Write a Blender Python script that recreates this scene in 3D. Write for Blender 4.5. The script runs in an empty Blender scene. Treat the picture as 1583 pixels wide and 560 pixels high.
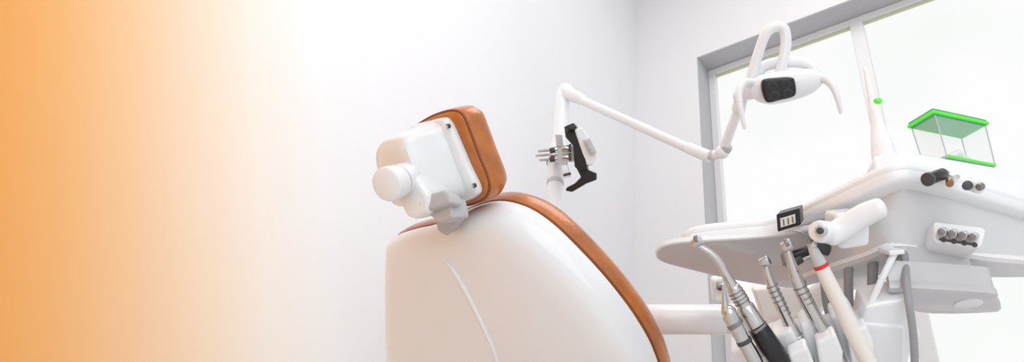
import bpy, math
from mathutils import Vector, Matrix
V=Vector
# ---------------- camera geometry ----------------
F_PX=1000.0; CX=1000.0; CY=280.0; TH=math.radians(30); CAM=V((0,0,0.45))
cR=V((1,0,0)); cF=V((0,math.cos(TH),math.sin(TH))); cU=V((0,-math.sin(TH),math.cos(TH)))
def ray(px,py): return cF+cR*((px-CX)/F_PX)+cU*((CY-py)/F_PX)
def P(px,py,d): return CAM+ray(px,py)*d
def Zp(px,py,z,zo=None):
    r=ray(px,py); p=CAM+r*((z-CAM.z)/r.z)
    if zo is not None: p.z=zo
    return p
def PL(px,py,P0,N):
    r=ray(px,py); return CAM+r*((P0-CAM).dot(N)/r.dot(N))
def W(r,f,u):
    return (cR*r+cF*f+cU*u).normalized()
cd=bpy.data.cameras.new('camera'); cam=bpy.data.objects.new('camera',cd)
bpy.context.collection.objects.link(cam)
cam.location=CAM; cam.rotation_euler=(math.radians(90)+TH,0,0)
cd.sensor_width=36; cd.lens=36*F_PX/1583; cd.shift_x=-(CX-791.5)/1583; cd.clip_start=0.02
bpy.context.scene.camera=cam
sc=bpy.context.scene
sc.view_settings.view_transform='Standard'; sc.view_settings.look='None'

# ---------------- materials ----------------
def mat(name,col,rough=0.4,metal=0.0,coat=0.0,emit=None,es=0,trans=0,bump=0,bscale=200,var=0,alpha=1):
    m=bpy.data.materials.new(name); m.use_nodes=True
    nt=m.node_tree; b=nt.nodes['Principled BSDF']
    b.inputs['Base Color'].default_value=(*col,1); b.inputs['Roughness'].default_value=rough
    b.inputs['Metallic'].default_value=metal; b.inputs['Coat Weight'].default_value=coat
    b.inputs['Transmission Weight'].default_value=trans
    b.inputs['Alpha'].default_value=alpha
    if emit: b.inputs['Emission Color'].default_value=(*emit,1); b.inputs['Emission Strength'].default_value=es
    tc=nt.nodes.new('ShaderNodeTexCoord')
    if bump:
        n=nt.nodes.new('ShaderNodeTexNoise'); n.inputs['Scale'].default_value=bscale; n.inputs['Detail'].default_value=4
        bp=nt.nodes.new('ShaderNodeBump'); bp.inputs['Strength'].default_value=bump; bp.inputs['Distance'].default_value=0.002
        nt.links.new(tc.outputs['Object'],n.inputs['Vector']); nt.links.new(n.outputs['Fac'],bp.inputs['Height']); nt.links.new(bp.outputs['Normal'],b.inputs['Normal'])
    if var:
        n=nt.nodes.new('ShaderNodeTexNoise'); n.inputs['Scale'].default_value=14; n.inputs['Detail'].default_value=6
        r=nt.nodes.new('ShaderNodeValToRGB')
        r.color_ramp.elements[0].position=.35; r.color_ramp.elements[1].position=.72
        r.color_ramp.elements[0].color=(*[c*(1-var) for c in col],1); r.color_ramp.elements[1].color=(*[min(1,c*(1+var)) for c in col],1)
        nt.links.new(tc.outputs['Object'],n.inputs['Vector']); nt.links.new(n.outputs['Fac'],r.inputs['Fac']); nt.links.new(r.outputs['Color'],b.inputs['Base Color'])
    return m
M_white=mat('white_plastic',(.87,.89,.915),.2,coat=.4)
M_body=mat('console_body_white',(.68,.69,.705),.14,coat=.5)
M_whiteS=mat('white_enamel',(.88,.885,.895),.3)
M_grey=mat('grey_plastic',(.5,.5,.52),.35)
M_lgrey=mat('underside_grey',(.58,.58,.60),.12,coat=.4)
M_leather=mat('tan_orange_leather',(.48,.145,.026),.30,bump=.5,bscale=160,var=.28,coat=.4)
M_seam=mat('leather_seam',(.25,.07,.015),.6)
M_chrome=mat('brushed_steel',(.60,.60,.6),.2,metal=1)
M_steeld=mat('dark_steel',(.3,.3,.31),.28,metal=1)
M_black=mat('black_plastic',(.012,.012,.014),.3)
M_dark=mat('dark_grey',(.06,.06,.065),.4)
M_red=mat('red_ring',(.7,.03,.03),.4)
M_brass=mat('brass',(.35,.2,.1),.3,metal=1)
M_green=mat('green_plastic_glow',(.12,.75,.06),.25,emit=(.1,.9,.05),es=.15)  # weak emission added to brighten the green; the plastic is no lamp
M_greenT=mat('green_translucent',(.03,.42,.14),.2,alpha=.9)
M_clear=mat('clear_plastic',(.90,.95,.94),.05,alpha=.25)
M_clearE=mat('clear_plastic_edge',(.55,.66,.64),.1,alpha=.85)
M_cream=mat('cream_plastic',(.85,.81,.76),.35)
M_hose=mat('grey_hose',(.33,.33,.35),.45)
M_floor=mat('floor_vinyl',(.72,.72,.72),.4,var=.05)
M_ceil=mat('ceiling_paint',(.9,.9,.9),.9)
M_wallw=mat('wall_paint_grey',(.79,.78,.79),.85,bump=.1,bscale=80)
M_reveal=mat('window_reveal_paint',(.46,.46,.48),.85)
M_frame=mat('window_frame_pvc',(.72,.72,.73),.35)
M_olive=mat('blind_rail',(.52,.56,.38),.5)

# ---------------- mesh helpers ----------------
def cr_closed(pts,sub):
    n=len(pts); out=[]
    for i in range(n):
        a,b,c,d=pts[(i-1)%n],pts[i],pts[(i+1)%n],pts[(i+2)%n]
        for k in range(sub):
            t=k/sub
            out.append(0.5*((2*b)+(c-a)*t+(2*a-5*b+4*c-d)*t*t+(3*b-a-3*c+d)*t**3))
    return out
def cr_open(pts,vals,sub):
    n=len(pts); op=[];ov=[]
    for i in range(n-1):
        a=pts[max(i-1,0)];b=pts[i];c=pts[i+1];d=pts[min(i+2,n-1)]
        for k in range(sub):
            t=k/sub
            op.append(0.5*((2*b)+(c-a)*t+(2*a-5*b+4*c-d)*t*t+(3*b-a-3*c+d)*t**3))
            ov.append(vals[i]*(1-t)+vals[i+1]*t)
    op.append(pts[-1]); ov.append(vals[-1]); return op,ov
def obj(name,verts,faces,m,parent=None,smooth=True,bevel=0,seg=3,fix=True):
    me=bpy.data.meshes.new(name); me.from_pydata([tuple(v) for v in verts],[],faces); me.update()
    if fix:
        import bmesh
        bm=bmesh.new(); bm.from_mesh(me); bmesh.ops.recalc_face_normals(bm,faces=bm.faces); bm.to_mesh(me); bm.free()
    o=bpy.data.objects.new(name,me); bpy.context.collection.objects.link(o)
    me.materials.append(m)
    if smooth:
        for p in me.polygons: p.use_smooth=True
    if bevel:
        b=o.modifiers.new('b','BEVEL'); b.width=bevel; b.segments=seg; b.limit_method='ANGLE'; b.angle_limit=math.radians(40)
    if smooth:
        try:
            me.set_sharp_from_angle(angle=math.radians(50)) if not bevel else None
        except Exception: pass
    if parent:
        o.parent=parent; o.matrix_parent_inverse=Matrix.Translation(parent.location).inverted()
    return o
def empty(name,loc):
    e=bpy.data.objects.new(name,None); e.location=loc; e.empty_display_size=.05
    bpy.context.collection.objects.link(e); return e
def loft(name,rings,m,parent=None,bevel=0,smooth=True):
    n=len(rings[0]); vs=[p for r in rings for p in r]; fs=[]
    for j in range(len(rings)-1):
        for i in range(n):
            fs.append((j*n+i,j*n+(i+1)%n,(j+1)*n+(i+1)%n,(j+1)*n+i))
    fs.append(tuple(range(n))[::-1]); fs.append(tuple((len(rings)-1)*n+i for i in range(n)))
    return obj(name,vs,fs,m,parent,smooth,bevel)
def pillow(name,out,N,prof,m,parent=None,sub=6,closecap=True,bevel=0):
    """prof: list of (height along N, inset metres)."""
    o=cr_closed(out,sub) if sub>1 else list(out)
    c=sum(o,V((0,0,0)))/len(o)
    n=len(o); nor=[]
    for i in range(n):
        t=(o[(i+1)%n]-o[i-1]); nn=t.cross(N); nn.normalize()
        nor.append(nn)
    s=sum((nor[i].dot(c-o[i]) for i in range(n)))
    if s<0: nor=[-x for x in nor]
    Rm=sum((p-c).length for p in o)/n
    rings=[]
    for h,ins in prof:
        if isinstance(ins,tuple): # scale
            rings.append([c+(p-c)*ins[0]+N*h for p in o])
        else:
            a=min(ins,.006); b=max(0,ins-.006)
            k=1-b/Rm
            rings.append([c+(p+nor[i]*a-c)*k+N*h for i,p in enumerate(o)])
    return loft(name,rings,m,parent,bevel)
def tube(name,pts,rad,m,parent=None,sub=6,n=20,capround=True,flat=None):
    if not isinstance(rad,(list,tuple)): rad=[rad]*len(pts)
    if sub>1 and len(pts)>2: pts,rad=cr_open(pts,list(rad),sub)
    pts=list(pts);rad=list(rad)
    if capround:
        t0=(pts[0]-pts[1]).normalized(); t1=(pts[-1]-pts[-2]).normalized()
        r0=rad[0]; r1=rad[-1]
        pre=[];pr=[];po=[];pr2=[]
        for a in (80,60,40,20):
            a=math.radians(a); pre.append(pts[0]+t0*(r0*.6*math.sin(a))); pr.append(r0*math.cos(a))
        for a in (20,40,60,80):
            a=math.radians(a); po.append(pts[-1]+t1*(r1*.6*math.sin(a))); pr2.append(r1*math.cos(a))
        pts=pre+pts+po; rad=pr+rad+pr2
    T=[]
    for i in range(len(pts)):
        a=pts[max(i-1,0)];b=pts[min(i+1,len(pts)-1)]; T.append((b-a).normalized())
    up=V((0,0,1)) if abs(T[0].z)<.9 else V((0,1,0))
    u=T[0].cross(up).normalized(); rings=[]
    for i,p in enumerate(pts):
        u=(u-T[i]*u.dot(T[i])).normalized(); w=T[i].cross(u)
        rings.append([p+(u*math.cos(2*math.pi*k/n)+w*math.sin(2*math.pi*k/n))*rad[i] for k in range(n)])
    return loft(name,rings,m,parent)
def cyl(name,a,b,r,m,parent=None,n=32,bev=.15):
    L=(b-a).length; t=(b-a).normalized(); e=min(r,L/2)*bev
    return tube(name,[a,a+t*e*.3,a+t*e,b-t*e,b-t*e*.3,b],[r-e,r-e*.3,r,r,r-e*.3,r-e],m,parent,sub=1,n=n,capround=False)
def box(name,c,ax,size,m,parent=None,bevel=.003):
    X,Y,Z=ax; vs=[]
    for sx in(-1,1):
        for sy in(-1,1):
            for sz in(-1,1): vs.append(c+X*sx*size[0]/2+Y*sy*size[1]/2+Z*sz*size[2]/2)
    fs=[(0,1,3,2),(4,6,7,5),(0,4,5,1),(2,3,7,6),(0,2,6,4),(1,5,7,3)]
    return obj(name,vs,fs,m,parent,smooth=False,bevel=bevel)
def sphere(name,c,r,m,parent=None,n=24,sq=(1,1,1)):
    rings=[]
    for j in range(1,12):
        a=math.pi*j/12
        rings.append([c+V((math.sin(a)*math.cos(2*math.pi*k/n)*r*sq[0],math.sin(a)*math.sin(2*math.pi*k/n)*r*sq[1],math.cos(a)*r*sq[2])) for k in range(n)])
    return loft(name,rings,m,parent)

# ---------------- room ----------------
K=V((-.063,3.2,0)); w=V((.862,-.508,0)).normalized(); nW=V((.508,.862,0)).normalized()
nL=V((-.862,.508,0)).normalized()
HZ=3.95
def localbox(bx):
    vs=[];fs=[]
    for (x0,x1,y0,y1,z0,z1) in bx:
        b=len(vs)
        for x in(x0,x1):
            for y in(y0,y1):
                for z in(z0,z1): vs.append(V((x,y,z)))
        fs+=[tuple(b+i for i in f) for f in [(0,1,3,2),(4,6,7,5),(0,4,5,1),(2,3,7,6),(0,2,6,4),(1,5,7,3)]]
    return vs,fs
def wallobj(name,bx,m,X,Y,bevel=0,par=None):
    vs,fs=localbox(bx); o=obj(name,vs,fs,m,None,False,bevel)
    M=Matrix(((X.x,Y.x,0,K.x),(X.y,Y.y,0,K.y),(0,0,1,0),(0,0,0,1)))
    if par: o.parent=par
    else: o.matrix_world=M
    return o
# orange-to-white graphic overlay fade, put into the left wall's base colour
mo=bpy.data.materials.new('wall_overlay_fade'); mo.use_nodes=True; nt=mo.node_tree; b=nt.nodes['Principled BSDF']; b.inputs['Roughness'].default_value=.9
b.inputs['Specular IOR Level'].default_value=.2
tc=nt.nodes.new('ShaderNodeTexCoord'); sp=nt.nodes.new('ShaderNodeSeparateXYZ'); nt.links.new(tc.outputs['Object'],sp.inputs[0])
m1=nt.nodes.new('ShaderNodeMath'); m1.operation='MULTIPLY_ADD'; m1.inputs[1].default_value=-.37; m1.inputs[2].default_value=.37*1.1
nt.links.new(sp.outputs['Z'],m1.inputs[0])
m2=nt.nodes.new('ShaderNodeMath'); m2.operation='SUBTRACT'; nt.links.new(m1.outputs[0],m2.inputs[0]); nt.links.new(sp.outputs['X'],m2.inputs[1])
mr=nt.nodes.new('ShaderNodeMapRange'); mr.inputs['From Min'].default_value=.4; mr.inputs['From Max'].default_value=2.5
nt.links.new(m2.outputs[0],mr.inputs['Value'])
rp=nt.nodes.new('ShaderNodeValToRGB'); nt.links.new(mr.outputs[0],rp.inputs[0]); nt.links.new(rp.outputs[0],b.inputs['Base Color'])
def lin(c): return tuple(((x/255+.055)/1.055)**2.4 if x>10 else x/3294 for x in c)
stops=[(0.45,(226,226,229)),(1.0,(236,236,238)),(1.42,(243,243,245)),(1.66,(246,245,245)),(1.866,(249,238,227)),(2.03,(249,222,196)),(2.187,(246,202,158)),(2.31,(243,185,123)),(2.42,(240,171,99))]
els=rp.color_ramp.elements
while len(els)>1: els.remove(els[-1])
for i,(g,c) in enumerate(stops):
    p=(g-.4)/2.1
    e=els[0] if i==0 else els.new(p)
    e.position=p; e.color=(*lin(c),1)
wallobj('wall_left',[(-4.6,0.15,0,.15,0,HZ)],mo,-V((-.508,-.862,0)).normalized(),nL)
T0,T1,S0,S1=.42,3.3,.9,3.03
wallobj('wall_right',[(0,T0,0,.3,0,HZ),(T1,5,0,.3,0,HZ),(T0,T1,0,.3,S1,HZ),(T0,T1,0,.3,0,S0)],M_wallw,w,nW)
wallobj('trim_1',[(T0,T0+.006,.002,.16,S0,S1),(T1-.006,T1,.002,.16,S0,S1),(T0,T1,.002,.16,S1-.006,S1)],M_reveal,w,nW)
win=wallobj('window_1',[(T0+.006,T0+.05,.14,.2,S0,S1-.006),(T1-.05,T1-.006,.14,.2,S0,S1-.006),(T0+.05,T1-.05,.14,.2,S1-.05,S1-.006),(T0+.05,T1-.05,.14,.2,S0,S0+.06),(1.29,1.36,.135,.2,S0,S1-.04),(2.2,2.27,.135,.2,S0,S1-.04)],M_frame,w,nW,.004)
wallobj('blind_rail',[(T0+.05,1.29,.15,.165,S1-.062,S1-.05),(1.36,2.2,.15,.165,S1-.062,S1-.05)],M_olive,w,nW,0,win)
mg=bpy.data.materials.new('daylit_blind'); mg.use_nodes=True; nt=mg.node_tree; nt.nodes.remove(nt.nodes['Principled BSDF'])
em=nt.nodes.new('ShaderNodeEmission'); nz=nt.nodes.new('ShaderNodeTexNoise'); nz.inputs['Scale'].default_value=1.2
tc=nt.nodes.new('ShaderNodeTexCoord'); nt.links.new(tc.outputs['Object'],nz.inputs['Vector'])
r=nt.nodes.new('ShaderNodeValToRGB'); r.color_ramp.elements[0].color=(.94,.975,.945,1); r.color_ramp.elements[1].color=(1,1,1,1); r.color_ramp.elements[0].position=.3; r.color_ramp.elements[1].position=.6
nt.links.new(nz.outputs['Fac'],r.inputs[0]); nt.links.new(r.outputs[0],em.inputs['Color']); em.inputs['Strength'].default_value=.985
nt.links.new(em.outputs[0],nt.nodes['Material Output'].inputs[0])
wallobj('blind',[(T0+.02,T1-.02,.175,.185,S0+.02,S1-.02)],mg,w,nW,0,win)
obj('floor',[V((-4,-2,0)),V((4.5,-2,0)),V((4.5,4,0)),V((-4,4,0)),V((-4,-2,-.05)),V((4.5,-2,-.05)),V((4.5,4,-.05)),V((-4,4,-.05))],[(0,1,2,3),(7,6,5,4),(0,4,5,1),(1,5,6,2),(2,6,7,3),(3,7,4,0)],M_floor,None,False)
obj('ceiling',[V((-4,-2,HZ)),V((4.5,-2,HZ)),V((4.5,4,HZ)),V((-4,4,HZ)),V((-4,-2,HZ+.05)),V((4.5,-2,HZ+.05)),V((4.5,4,HZ+.05)),V((-4,4,HZ+.05))],[(0,3,2,1),(4,5,6,7),(0,1,5,4),(1,2,6,5),(2,3,7,6),(3,0,4,7)],M_ceil,None,False)

# ---------------- dental chair ----------------
ch=empty('dental_chair',V((.1,2.0,0)))
NB=W(.4,.85,.33); P0=P(700,260,1.3)
sh=[(611,378),(618,362),(645,352),(672,346),(700,336),(738,317),(775,309),(815,318),(855,343),(900,386),(945,436),(985,490),(1012,540),(1028,600),(1030,680),(980,725),(850,735),(680,720),(625,680),(613,580),(609,470)]
shp=[PL(x,y,P0,NB) for x,y in sh]
pillow('backrest_cushion',shp,NB,[(.0,.03),(0.002,.002),(.012,-.003),(.035,-.004),(.05,.004),(.06,.02),(.064,.06)],M_leather,ch)
pillow('backrest_seam',shp,NB,[(.002,.004),(.002,.0005),(.006,.0005),(.006,.004)],M_seam,ch)
pillow('backrest_shell',shp,NB,[(0,.005),(-.004,.001),(-.02,.003),(-.04,.012),(-.055,.03),(-.064,.055),(-.068,(.7,)),(-.071,(.4,)),(-.072,(.1,))],M_white,ch)
PB=P0-NB*.0705
tube('shell_ridge',[PL(x,y,PB,NB) for x,y in [(688,402),(705,425),(728,465),(750,510),(768,555),(780,620)]],[.001,.004,.005,.005,.005,.003],M_white,ch)
for i,(x,y) in enumerate([(782,357),(619,403)]):
    q=PL(x,y,P0-NB*.050,NB); cyl('screw_cap_%d'%i,q+NB*.02,q-NB*(.001 if i==0 else -.022),.0075,M_whiteS,ch)
# headrest
NH=W(.6,.75,.28); H0=P(700,250,1.25)
hp=[PL(x,y,H0,NH) for x,y in [(640,196),(668,179),(698,171),(714,178),(724,200),(738,238),(754,280),(752,302),(735,314),(700,322),(660,318),(630,300),(612,262),(618,218)]]
pillow('headrest_cushion',hp,NH,[(-.006,.03),(-.004,.006),(.004,.0),(.015,-.003),(.036,-.003),(.05,.006),(.058,.02),(.062,.05)],M_leather,ch)
pillow('headrest_seam',hp,NH,[(.001,.003),(.001,-.0012),(.004,-.002),(.004,.003)],M_seam,ch)
pp=[PL(x,y,H0,NH) for x,y in [(648,194),(690,180),(704,187),(717,214),(733,252),(749,288),(744,301),(724,310),(690,310),(655,304),(632,262),(638,212)]]
pillow('headrest_plate',pp,NH,[(-.002,.004),(-.008,.0),(-.016,.002),(-.021,.006),(-.022,.03)],M_white,ch)
bp_=[PL(x,y,H0,NH) for x,y in [(648,199),(672,190),(692,191),(703,212),(717,248),(730,288),(720,301),(690,304),(670,301),(650,262),(641,225)]]
pillow('headrest_housing',bp_,NH,[(-.015,-.006),(-.021,-.004),(-.026,.0),(-.072,.005),(-.088,.009),(-.096,.016),(-.098,.04)],M_white,ch)
for i,(x,y) in enumerate([(693,195),(733,287)]):
    q=PL(x,y,H0-NH*.022,NH); cyl('plate_screw_%d'%i,q+NH*.003,q-NH*.002,.0042,M_dark,ch); cyl('plate_screw_head_%d'%i,q,q-NH*.003,.0025,M_chrome,ch)
kc=P(597,286,1.12); kd=W(.30,.92,.22)
cyl('headrest_knob',kc,kc+kd*.03,.031,M_white,ch,n=48,bev=.28)
cyl('knob_gap',kc+kd*.029,kc+kd*.036,.0265,M_grey,ch,n=32)
cyl('knob_shaft',kc+kd*.034,kc+kd*.09,.029,M_white,ch,n=32)
def slab(name,px,d,N,t,m,bev=.004,sub=1):
    p0=P(px[0][0],px[0][1],d); o=[PL(x,y,p0,N) for x,y in px]
    if sub>1: o=cr_closed(o,sub)
    return loft(name,[o,[p+N*t for p in o]],m,ch if not cur else cur[0],bevel=bev,smooth=False)
cur=[]
slab('neck_arm',[(604,262),(628,258),(650,285),(662,302),(664,330),(640,340),(627,336),(614,308)],1.17,W(.4,.85,.1),.06,M_white,.009)
slab('neck_bridge',[(646,304),(684,293),(694,300),(696,314),(660,326),(648,318)],1.165,W(.5,.8,-.2),.03,M_grey,.006)
slab('neck_bracket',[(658,318),(694,308),(698,326),(700,338),(678,346),(664,334)],1.17,W(.5,.8,0),.04,M_grey,.005)
cyl('neck_hinge_pin',P(648,317,1.155),P(690,303,1.185),.0095,M_lgrey,ch)
slab('neck_post',[(668,322),(694,314),(706,345),(690,366),(676,358)],1.235,W(.4,.85,.3),.03,M_grey,.004)
# seat, pedestal
hd=V((NB.x,NB.y,0)).normalized(); lat=V((-hd.y,hd.x,0)); zz=V((0,0,1))
sb=PL(840,715,P0,NB)+NB*.05; sc0=V((sb.x,sb.y,.50))+hd*.35
box('seat_cushion',sc0,(hd,lat,zz),(.85,.42,.09),M_leather,ch,.03)
box('seat_shell',sc0-zz*.075,(hd,lat,zz),(.82,.40,.06),M_white,ch,.02)
box('legrest',sc0+hd*.65-zz*.03,(hd,lat,zz),(.5,.36,.1),M_leather,ch,.03)
box('pedestal',V((sc0.x,sc0.y,.24)),(hd,lat,zz),(.32,.24,.44),M_white,ch,.03)
box('pedestal_foot',V((sc0.x,sc0.y,.03)),(hd,lat,zz),(.8,.42,.06),M_white,ch,.02)
box('recline_hinge',sb-zz*.03-hd*.03,(hd,lat,zz),(.14,.3,.16),M_grey,ch,.02)

# ---------------- surgical lamp ----------------
lp=empty('dental_operating_lamp',V((-.329,2.015,0)))
q=P(857,300,2.3)
base=V((q.x,q.y,0))
top=V((q.x,q.y,1.93))
tube('pole',[base,V((q.x,q.y,.8)),V((q.x,q.y,1.5)),top],.028,M_white,lp,sub=1)
tube('pole_upper',[V((q.x,q.y,1.74)),V((q.x,q.y,1.93)),V((q.x,q.y,1.985)),V((q.x+.012,q.y-.003,2.02)),P(882,146,2.49),P(900,154,2.46)],[.03,.03,.03,.029,.026,.021],M_white,lp,sub=8)
cyl('pole_collar',V((q.x,q.y,1.60)),V((q.x,q.y,1.615)),.031,M_lgrey,lp)
cyl('base_plate',V((q.x,q.y,0)),V((q.x,q.y,.04)),.17,M_white,lp)
tube('boom_arm',[P(884,148,2.48),P(1085,239,2.22)],.0175,M_white,lp,sub=1)
cyl('boom_end',P(1062,228,2.25),P(1098,243,2.205),.021,M_white,lp)
cyl('elbow_joint',P(1096,242,2.21),P(1113,238,2.18),.017,M_white,lp)
cyl('elbow_ring',P(1100,241,2.2),P(1104,240,2.19),.019,M_lgrey,lp)
sphere('elbow_ball',P(1117,235,2.17),.024,M_white,lp)
tube('spring_arm',[P(1118,234,2.17),P(1130,200,2.12),P(1143,166,2.08)],[.017,.016,.016],M_white,lp)
cyl('spring_arm_ring',P(1121,232,2.165),P(1124,225,2.155),.020,M_grey,lp)
cyl('lamp_swivel',P(1141,172,2.08),P(1148,142,2.05),.022,M_white,lp)
tube('lamp_knuckle',[P(1140,150,2.05),P(1155,143,2.03),P(1172,140,2.0)],[.02,.026,.024],M_white,lp)
tube('yoke_arch',[P(1158,142,2.03),P(1164,112,2.02),P(1173,80,2.01),P(1184,52,2.0),P(1199,41,2.0),P(1212,46,2.0),P(1215,66,2.0),P(1211,92,2.0),P(1206,112,2.0)],[.017,.017,.016,.016,.017,.017,.017,.017,.017],M_white,lp,sub=8)
tube('yoke_bridge',[P(1168,122,2.04),P(1180,104,2.04),P(1205,97,2.03),P(1235,96,2.03),P(1256,104,2.02),P(1262,122,2.01)],[.016,.018,.019,.018,.016,.016],M_white,lp,sub=8)
tube('lamp_head',[P(1160,137,2.0),P(1172,137,2.0),P(1190,137,2.0),P(1215,133,2.0),P(1240,128,2.0),P(1256,124,2.0),P(1268,121,2.0)],[.02,.040,.050,.050,.044,.036,.02],M_white,lp,sub=8,n=32)
NLm=W(.05,1,.22); lo=P(1204,138,1.925)
face=[PL(x,y,lo,NLm) for x,y in [(1181,124),(1200,121),(1224,120),(1229,126),(1231,142),(1226,150),(1206,155),(1188,159),(1182,152),(1178,136)]]
pillow('led_panel',face,NLm,[(.03,.0),(.004,.0),(.0,.003),(-.001,.01)],M_black,lp)
for i,(x,y) in enumerate([(1194,133),(1215,130),(1197,148),(1218,144)]):
    c=PL(x,y,lo-NLm*.001,NLm); cyl('led_bezel_%d'%i,c+NLm*.002,c-NLm*.002,.0145,mat('led_bezel_grey_%d'%i,(.03,.03,.033),.35),lp); cyl('led_lens_%d'%i,c,c-NLm*.003,.009,M_black,lp)
tube('grab_handle_a',[P(1255,122,2.0),P(1275,122,1.98),P(1288,134,1.96),P(1295,153,1.95),P(1300,174,1.95)],[.015,.015,.012,.009,.006],M_white,lp,sub=8)
tube('grab_handle_b',[P(1168,130,1.99),P(1152,128,1.97),P(1143,142,1.95),P(1145,168,1.94),P(1151,198,1.94)],[.014,.014,.012,.009,.006],M_white,lp,sub=8)

# ---------------- camera holder clamped on the pole ----------------
hl=empty('intraoral_camera_holder',P(870,240,2.3))
cur=[hl]
cyl('clamp_band',V((q.x,q.y,q.z+.12)),V((q.x,q.y,q.z+.20)),.036,M_white,hl)
cyl('clamp_band_low',V((q.x,q.y,q.z+.125)),V((q.x,q.y,q.z+.135)),.038,M_dark,hl)
slab('clamp_block',[(849,226),(888,224),(890,250),(852,252)],2.28,W(0,1,0),.05,M_white,.006)
slab('clamp_tab',[(858,208),(868,208),(870,226),(860,227)],2.27,W(0,1,0),.03,M_lgrey,.003)
for i,(yy,ln) in enumerate([(233,832),(240,828),(247,834)]):
    cyl('clamp_rod_%d'%i,P(ln,yy+1,2.25),P(862,yy-2,2.25),.0045,M_chrome,hl)
    cyl('rod_nut_%d'%i,P(850,yy,2.25),P(858,yy-1,2.25),.009,M_dark if i!=1 else M_chrome,hl)
for i in range(2):
    cyl('clamp_bolt_%d'%i,P(868,230+i*14,2.25),P(880,229+i*14,2.25),.011,M_chrome,hl); cyl('clamp_washer_%d'%i,P(880,229+i*14,2.25),P(883,229+i*14,2.25),.014,M_dark,hl)
slab('black_bracket',[(872,196),(886,190),(897,205),(903,230),(908,262),(898,266),(888,258),(886,226),(874,212)],2.24,W(0.1,1,0),.03,M_black,.003)
slab('black_foot',[(890,258),(908,262),(922,268),(922,278),(906,284),(896,290),(884,297),(874,295),(876,290),(888,284),(898,274)],2.24,W(0,1,0),.025,M_black,.003)
slab('device_body',[(888,200),(900,196),(914,218),(924,242),(916,256),(906,256),(899,232)],2.225,W(-.2,1,0),.05,M_white,.006)
slab('device_pad',[(902,216),(912,213),(923,236),(913,240)],2.215,W(-.2,1,0),.02,M_lgrey,.003)
for i in range(3):
    cyl('device_key_%d'%i,P(907+i*4,222+i*7,2.214),P(907+i*4,222+i*7,2.205),.006,M_grey,hl)
cyl('lower_knob',P(873,256,2.24),P(877,275,2.24),.012,M_white,hl)
cyl('lower_knob_ring',P(876,268,2.24),P(877,272,2.24),.014,M_dark,hl)
cyl('top_knob',P(880,196,2.22),P(883,202,2.22),.014,M_black,hl)

# ---------------- delivery unit ----------------
du=empty('dental_delivery_unit',V((.2,1.6,0)))
cur=[du]
def ring(near,zn,far,zf,z,sub=5,smooth=True):
    pts=[Zp(x,y,zn,z) for x,y in near]+[Zp(x,y,zf,z) for x,y in far]
    return cr_closed(pts,sub) if sub>1 else pts
near=[(1053,362),(1060,352),(1085,345),(1150,338),(1200,331),(1270,298),(1345,261),(1385,248),(1430,253),(1583,300),(1680,330)]
far=[(1680,395),(1500,395),(1340,398),(1230,425),(1120,416),(1060,396)]
ZU=V((0,0,1))
tp=[Zp(x,y,1.0) for x,y in near]+[Zp(x,y,.965,1.0) for x,y in far]
pillow('console_shell',tp,ZU,[(-.038,.02),(-.036,.004),(-.031,.0),(-.019,.0),(-.017,.0025),(-.014,.0),(-.007,.001),(-.002,.005),(0,.012)],M_white,du)
wing=[Zp(x,y,.945) for x,y in [(1013,394),(1022,383),(1045,377),(1080,374),(1200,366),(1300,345),(1370,340),(1390,370),(1345,404),(1290,428),(1235,446),(1180,442),(1120,431),(1060,417),(1022,406)]]
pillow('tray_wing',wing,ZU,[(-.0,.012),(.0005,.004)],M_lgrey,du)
pillow('tray_wing_edge',wing,ZU,[(.001,.004),(.003,.0),(.010,.0),(.014,.006)],M_white,du)
r1=ring([(1205,392),(1240,374),(1330,326),(1385,296),(1430,298),(1583,340),(1680,365)],.962,[(1680,400),(1540,405),(1340,405)],.955,.965)
r3=ring([(1235,440),(1280,420),(1338,401),(1385,385),(1450,391),(1540,403),(1640,412)],.88,[(1640,425),(1540,428),(1345,425)],.88,.885)
def inset(r,k,z):
    c=sum(r,V((0,0,0)))/len(r); return [V((c.x+(p.x-c.x)*k,c.y+(p.y-c.y)*k,z)) for p in r]
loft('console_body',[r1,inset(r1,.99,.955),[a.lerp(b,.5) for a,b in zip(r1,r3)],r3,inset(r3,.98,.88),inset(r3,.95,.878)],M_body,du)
loft('console_lip',[inset(r3,1.02,.892),inset(r3,1.025,.888),inset(r3,1.02,.884)],M_whiteS,du)
dk=[Zp(x,y,1.09) for x,y in [(1345,246),(1360,237),(1400,233),(1450,240),(1583,264),(1700,288)]]+[V((.95,1.15,1.09)),V((.8,1.24,1.09)),V((.55,1.2,1.09)),V((.44,1.15,1.09))]
pillow('rear_deck',dk,ZU,[(-.1,.0),(-.012,.0),(-.004,.003),(0,.01)],M_white,du)
bx=[Zp(x,y,.80) for x,y in [(1378,456),(1392,450),(1528,458),(1540,464),(1545,478),(1535,484),(1440,486),(1382,474)]]
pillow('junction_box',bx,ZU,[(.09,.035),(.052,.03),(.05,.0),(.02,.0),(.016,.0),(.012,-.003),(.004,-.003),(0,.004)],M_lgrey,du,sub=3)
bc=sum(bx,V((0,0,0)))/len(bx)
cyl('box_plate',bc+ZU*.002+V((.03,0,0)),bc-ZU*.002+V((.03,0,0)),.022,M_whiteS,du)
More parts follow.
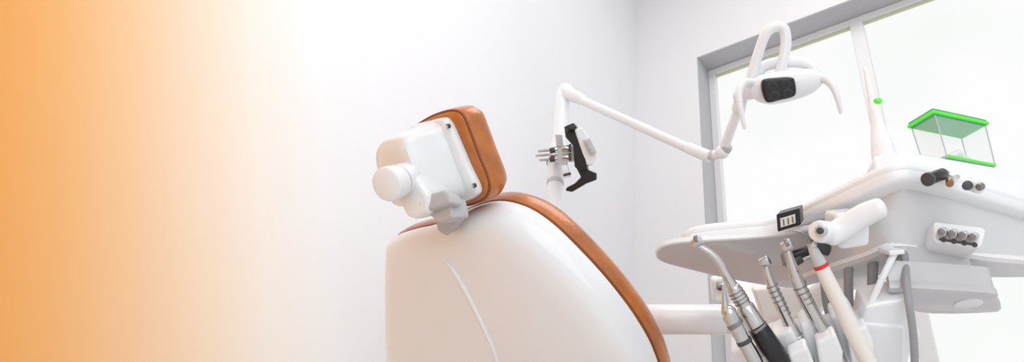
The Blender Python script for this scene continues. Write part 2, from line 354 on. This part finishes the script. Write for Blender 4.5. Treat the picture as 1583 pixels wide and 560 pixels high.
# swing handle
hd_=.94
cyl('handle_hub',P(1266,358,hd_),P(1300,362,hd_+.05),.0165,M_white,du)
cyl('handle_hub_ring',P(1263,357,hd_-.002),P(1269,358,hd_+.006),.0145,M_white,du)
cyl('handle_hub_bolt',P(1269,357,hd_-.012),P(1271,357,hd_),.009,M_chrome,du)
cyl('handle_hub_nut',P(1267,357,hd_-.016),P(1269,357,hd_-.01),.005,M_dark,du)
tube('handle_grip',[P(1283,364,.96),P(1305,352,.96),P(1335,333,.95),P(1360,322,.94)],[.017,.018,.0175,.0155],M_white,du)
slab('handle_block',[(1292,330),(1335,326),(1345,345),(1344,380),(1300,386),(1290,372)],.985,W(.1,1,0),.10,M_white,.006)
# display
nd=W(.35,1,.1); d0=P(1218,340,1.10)
dp=[PL(x,y,d0,nd) for x,y in [(1200,332),(1236,322),(1238,348),(1202,359)]]
loft('gauge_bezel',[dp,[p+nd*.05 for p in dp]],M_black,du,bevel=.002,smooth=False)
dp2=[PL(x,y,d0-nd*.0015,nd) for x,y in [(1206,338),(1229,331),(1230,345),(1207,352)]]
loft('gauge_window',[dp2,[p+nd*.003 for p in dp2]],mat('gauge_face',(.75,.75,.68),.3),du,smooth=False)
for i in range(3):
    x=1211+i*7; a=PL(x,339-i*2,d0-nd*.0025,nd); b=PL(x+1,349-i*2,d0-nd*.0025,nd); cyl('gauge_mark_%d'%i,a,b,.0008,M_dark,du,n=8)
# knobs on the rim
cyl('black_knob',P(1436,277,.985),P(1458,269,1.01),.0095,M_black,du)
cyl('black_knob_ring',P(1433,278,.982),P(1437,276.5,.987),.0105,M_dark,du)
cyl('black_knob_stem',P(1456,270,1.01),P(1464,268,1.06),.005,M_chrome,du)
cyl('brass_valve',P(1468,284,1.0),P(1467,276,1.03),.006,M_brass,du)
cyl('brass_valve_stem',P(1467,278,1.01),P(1480,274,1.06),.004,M_chrome,du)
cyl('white_knob',P(1515,290,.995),P(1497,284,1.02),.0105,M_white,du)
cyl('white_knob_ring',P(1497,286,.99),P(1494,288,1.0),.007,M_dark,du)
cyl('white_knob_cap',P(1513,290,.985),P(1518,288,.99),.0055,M_steeld,du)
# connector panel
nc=W(-.02,1,-.55); c0=P(1480,362,1.03)
cp=[PL(x,y,c0,nc) for x,y in [(1447,343),(1519,352),(1524,357),(1518,380),(1512,383),(1448,374),(1444,370),(1444,346)]]
loft('connector_panel',[cp,[p+nc*.05 for p in cp]],M_whiteS,du,bevel=.002,smooth=False)
for i in range(4):
    x=1456+i*16; y=355+i*2.6
    cyl('connector_%d'%i,PL(x,y+4,c0-nc*.018,nc),PL(x+4,y+2,c0+nc*.01,nc),.0068,M_chrome,du)
    cyl('connector_ring_%d'%i,PL(x-1,y+4,c0-nc*.02,nc),PL(x,y+4,c0-nc*.016,nc),.0055,M_steeld,du)
    cyl('connector_screw_%d'%i,PL(x+3,y+16,c0-nc*.004,nc),PL(x+3,y+16,c0+nc*.004,nc),.004,M_dark,du)
cyl('connector_rail',PL(1452,370,c0-nc*.003,nc),PL(1510,379,c0-nc*.003,nc),.0015,M_dark,du)
# support arm
tube('support_arm',[P(975,494,1.62),P(1165,494,1.62),P(1200,494,1.62)],.036,M_cream,du,sub=1,n=32)
cyl('support_arm_sleeve',P(1000,494,1.62),P(1122,494,1.62),.0375,M_white,du)
tube('support_riser',[P(1195,494,1.62),P(1240,480,1.55),P(1290,440,1.4),P(1330,420,1.3)],.03,M_white,du)
sp_=P(975,494,1.62)
tube('support_column',[V((sp_.x,sp_.y,0)),V((sp_.x,sp_.y,sp_.z))],.04,M_white,du,sub=1)
slab('arm_valve_box',[(1100,432),(1126,428),(1132,468),(1104,468)],1.5,W(0,1,0),.05,M_white,.006)
cyl('arm_valve_knob',P(1113,444,1.49),P(1114,444,1.51),.008,M_dark,du)
slab('arm_valve_block',[(1165,448),(1240,440),(1250,490),(1180,492)],1.5,W(0,1,0),.05,M_cream,.006)
for i,(x0,y0,x1,y1,d,r_) in enumerate([(1312,415,1316,500,1.12,.008),(1350,402,1352,480,1.1,.009),(1275,425,1285,500,1.15,.009),(1398,388,1412,520,1.06,.006),(1240,436,1262,520,1.15,.007)]):
    tube('hose_%d'%i,[P(x0,y0,d),P((x0+x1)/2-2,(y0+y1)/2,d if i!=3 else .97),P(x1,y1,d if i!=3 else .96),P(x1+4,y1+90,d if i!=3 else .97)],r_,M_hose,du)
tube('holder_strut',[P(1343,476,1.0),P(1362,435,1.005),P(1383,391,1.01)],.0055,M_white,du,sub=1)
slab('strut_cap',[(1374,388),(1398,386),(1400,393),(1376,396)],1.0,W(0,1,0),.05,M_white,.002)
for i,(x,y,x2,y2,r_,m_) in enumerate([(1215,412,1238,398,.010,M_dark),(1226,396,1250,388,.009,M_black),(1240,402,1262,388,.006,M_chrome),(1252,378,1282,388,.010,M_dark),(1212,392,1216,410,.007,M_steeld)]):
    cyl('tray_valve_%d'%i,P(x,y,1.12),P(x2,y2,1.12),r_,m_,du)
hn=W(.1,1,.3)
def blk(name,px,d,t,m=M_white,b_=.005): return slab(name,px,d,hn,t,m,b_)
blk('holder_end_block',[(1338,474),(1404,462),(1412,484),(1424,522),(1408,548),(1400,575),(1350,590),(1330,520)],.99,.07)
blk('holder_rail',[(1130,545),(1200,520),(1340,500),(1400,505),(1400,600),(1140,600)],1.03,.05)
for i,(x,y) in enumerate([(1160,542),(1208,520),(1252,500),(1300,488)]):
    blk('cradle_%d'%i,[(x-14,y+4),(x+16,y-10),(x+36,y+24),(x+44,y+75),(x+6,y+85)],.985,.05)
    blk('cradle_front_%d'%i,[(x+10,y+30),(x+40,y+16),(x+52,y+46),(x+50,y+90),(x+20,y+90)],.955,.03)

# ---------------- handpieces ----------------
def hose(par,p,k):
    tube('hose',[p,p+V((0.01,.01,-.12)),p+V((.03,.06,-.22)),p+V((.05,.16,-.2)),p+V((.06,.22,-.1))],.006,M_hose,par)
def px2(l): return [P(x,y,d) for x,y,d,_ in l],[r*d/1000 for _,_,d,r in l]
def piece(par,name,l,m,sub=6): 
    a,b=px2(l); return tube(name,a,b,m,par,sub=sub,n=24)
h1=empty('dental_handpiece',P(1140,450,.97))
piece(h1,'neck',[(1078,379,.97,5),(1086,384,.97,5),(1100,393,.97,5.5),(1113,408,.97,6.5),(1125,430,.97,8),(1136,450,.97,10)],M_chrome)
cyl('head',P(1071,378,.97),P(1084,371,.965),.0075,M_chrome,h1); cyl('head_cap',P(1075,371,.965),P(1079,369,.963),.006,M_steeld,h1)
piece(h1,'grip',[(1134,446,.97,11),(1145,463,.97,12),(1150,472,.97,11),(1153,477,.97,14),(1172,508,.965,15)],M_chrome,3)
for i in range(4):
    x=1137+i*3.2;y=451+i*5; cyl('groove_%d'%i,P(x,y,.97),P(x+1,y+1.6,.97),.0122,M_steeld,h1)
cyl('ring',P(1170,505,.965),P(1173,510,.965),.0158,M_steeld,h1)
piece(h1,'sleeve',[(1172,508,.965,16),(1190,535,.96,17),(1205,556,.96,16),(1215,575,.96,12)],M_black,3); hose(h1,P(1215,575,.96),0)
h2=empty('dental_handpiece',P(1130,490,.95))
piece(h2,'motor',[(1120,480,.95,8),(1126,484,.95,13),(1136,502,.95,12),(1150,528,.95,11),(1165,555,.95,12),(1180,590,.95,12)],M_chrome,3)
tube('tip',[P(1113,441,.95),P(1117,441,.95),P(1119,448,.95),P(1120,462,.95),P(1121,478,.95)],[.002,.003,.003,.004,.006],M_chrome,h2)
cyl('tip_knob',P(1108,442,.95),P(1116,440,.95),.004,M_steeld,h2)
cyl('ring',P(1134,498,.95),P(1138,504,.95),.0128,M_steeld,h2)
cyl('ring_b',P(1149,525,.95),P(1152,531,.95),.0118,M_dark,h2); hose(h2,P(1180,590,.95),0)
h3=empty('dental_handpiece',P(1200,450,1.0))
piece(h3,'body',[(1184,412,1.0,4.5),(1187,424,1.0,6),(1194,444,1.0,8),(1206,470,1.0,9),(1218,496,1.0,9.5),(1232,524,1.0,10),(1250,560,1.0,10)],M_chrome)
cyl('head',P(1176,408,1.0),P(1189,402,.995),.008,M_chrome,h3)
for i in range(7):
    x=1193+i*3.4;y=441+i*7.4; cyl('groove_%d'%i,P(x,y,1.0),P(x+1,y+2,1.0),.0092,M_steeld,h3)
cyl('collar',P(1230,520,1.0),P(1236,532,1.0),.0125,M_chrome,h3); hose(h3,P(1250,560,1.0),0)
h4=empty('dental_handpiece',P(1240,450,.98))
piece(h4,'body',[(1218,388,.98,5),(1221,400,.98,7),(1229,425,.98,9.5),(1240,452,.98,10.5),(1258,486,.98,11),(1278,520,.98,11),(1300,560,.98,10)],M_chrome)
cyl('head',P(1210,384,.98),P(1224,376,.975),.0085,M_chrome,h4); cyl('head_cap',P(1213,377,.973),P(1219,374,.972),.0065,M_steeld,h4)
for i in range(4):
    x=1236+i*4;y=443+i*8; cyl('groove_%d'%i,P(x,y,.98),P(x+1.2,y+2.5,.98),.0106,M_steeld,h4)
cyl('collar',P(1272,510,.98),P(1278,520,.98),.013,M_steeld,h4); hose(h4,P(1300,560,.98),0)
h5=empty('ultrasonic_scaler',P(1290,450,.96))
tube('tip',[P(1226,357,.96),P(1238,359,.96),P(1247,366,.96),P(1253,378,.96)],[.0012,.0018,.0025,.004],M_steeld,h5)
piece(h5,'nose',[(1253,378,.96,5),(1258,388,.96,8),(1264,400,.96,9.5),(1270,412,.96,11)],M_lgrey)
cyl('collar',P(1254,376,.96),P(1257,382,.96),.007,M_chrome,h5)
cyl('red_band',P(1268,409,.96),P(1270.5,414,.96),.0116,M_red,h5)
piece(h5,'grip',[(1270,414,.96,11),(1282,438,.96,12),(1300,474,.96,12.5),(1318,512,.96,13),(1332,540,.96,13),(1350,575,.96,12)],M_cream); hose(h5,P(1350,575,.96),0)

# ---------------- green lidded box ----------------
gb=empty('instrument_sterilising_box',V((.6,1.06,1.09)))
NLc=Zp(1443,174,1.19); NRc=Zp(1527,192,1.19); FLc=Zp(1405,197,1.19); FRc=NRc+FLc-NLc
c=(NLc+FRc)/2
def rect(z,k,kz=None):
    kz=k if kz is None else kz
    ex=(NRc-NLc)/2; ey=(FLc-NLc)/2; b0=V((c.x,c.y,z))
    return [b0-ex*k-ey*kz,b0+ex*k-ey*kz,b0+ex*k+ey*kz,b0-ex*k+ey*kz]
loft('lid',[rect(1.188,.97),rect(1.192,1.0),rect(1.20,1.0),rect(1.206,.8)],M_greenT,gb,bevel=.001,smooth=False)
for i in range(4):
    a=rect(1.192,1.0)
    tube('lid_rim_%d'%i,[a[i],a[(i+1)%4]],.0035,M_green,gb,sub=1,n=10)
a0=rect(1.185,.93); a1=rect(1.095,.86)
for i in range(4):
    tube('corner_edge_%d'%i,[a0[i],a1[i]],.0014,M_clearE,gb,sub=1,n=8)
    tube('base_rim_%d'%i,[a1[i],a1[(i+1)%4]],.0028,M_green if i in(0,) else M_clearE,gb,sub=1,n=8)
    j=(i+1)%4
    obj('wall_panel_%d'%i,[a0[i],a0[j],a1[j],a1[i]],[(0,1,2,3)],M_clear,gb,False)
loft('base',[rect(1.092,.86),rect(1.096,.86)],M_clearE,gb,smooth=False)
ex=(NRc-NLc).normalized()
for i in range(6):
    p=rect(1.10,.7)[0].lerp(rect(1.10,.7)[2],(i+.5)/6)
    tube('cotton_roll_%d'%i,[p,p+ex*.02+V((0,0,.012+.006*(i%2)))],.007,M_whiteS,gb,sub=1,n=12)

# ---------------- dispenser bottle with green button ----------------
db=empty('dispenser_bottle',P(1366,236,1.26))
bb=P(1366,236,1.26); bb.z=1.09
prof=[(0,.026),(.01,.027),(.05,.022),(.1,.014),(.16,.009),(.22,.006),(.25,.004)]
tube('bottle_body',[bb+V((0,0,h)) for h,_ in prof],[r for _,r in prof],M_whiteS,db)
g=P(1356,158,1.26); sphere('green_button',g+V((0,-.004,0)),.0085,M_green,db,sq=(1,.7,.8))

# ---------------- lights ----------------
def area(name,loc,rot,size,e,col=(1,1,1)):
    l=bpy.data.lights.new(name,'AREA'); l.energy=e; l.size=size; l.color=col; o=bpy.data.objects.new(name,l); o.location=loc; o.rotation_euler=rot; bpy.context.collection.objects.link(o); return o
area('overhead_fill',(0.6,.8,HZ-.05),(0,0,0),2.0,40,(.97,.985,1))  # unseen overhead area light, added to raise brightness under the ceiling
o=area('rear_fill',(.6,-1.8,1.6),(math.radians(82),0,0),2.4,27,(.97,.985,1))  # area light added behind the camera as fill, bluish against warm wall bounce
wd=bpy.data.worlds.new('world'); sc.world=wd; wd.use_nodes=True
wd.node_tree.nodes['Background'].inputs[0].default_value=(.97,.985,1,1); wd.node_tree.nodes['Background'].inputs[1].default_value=0.86
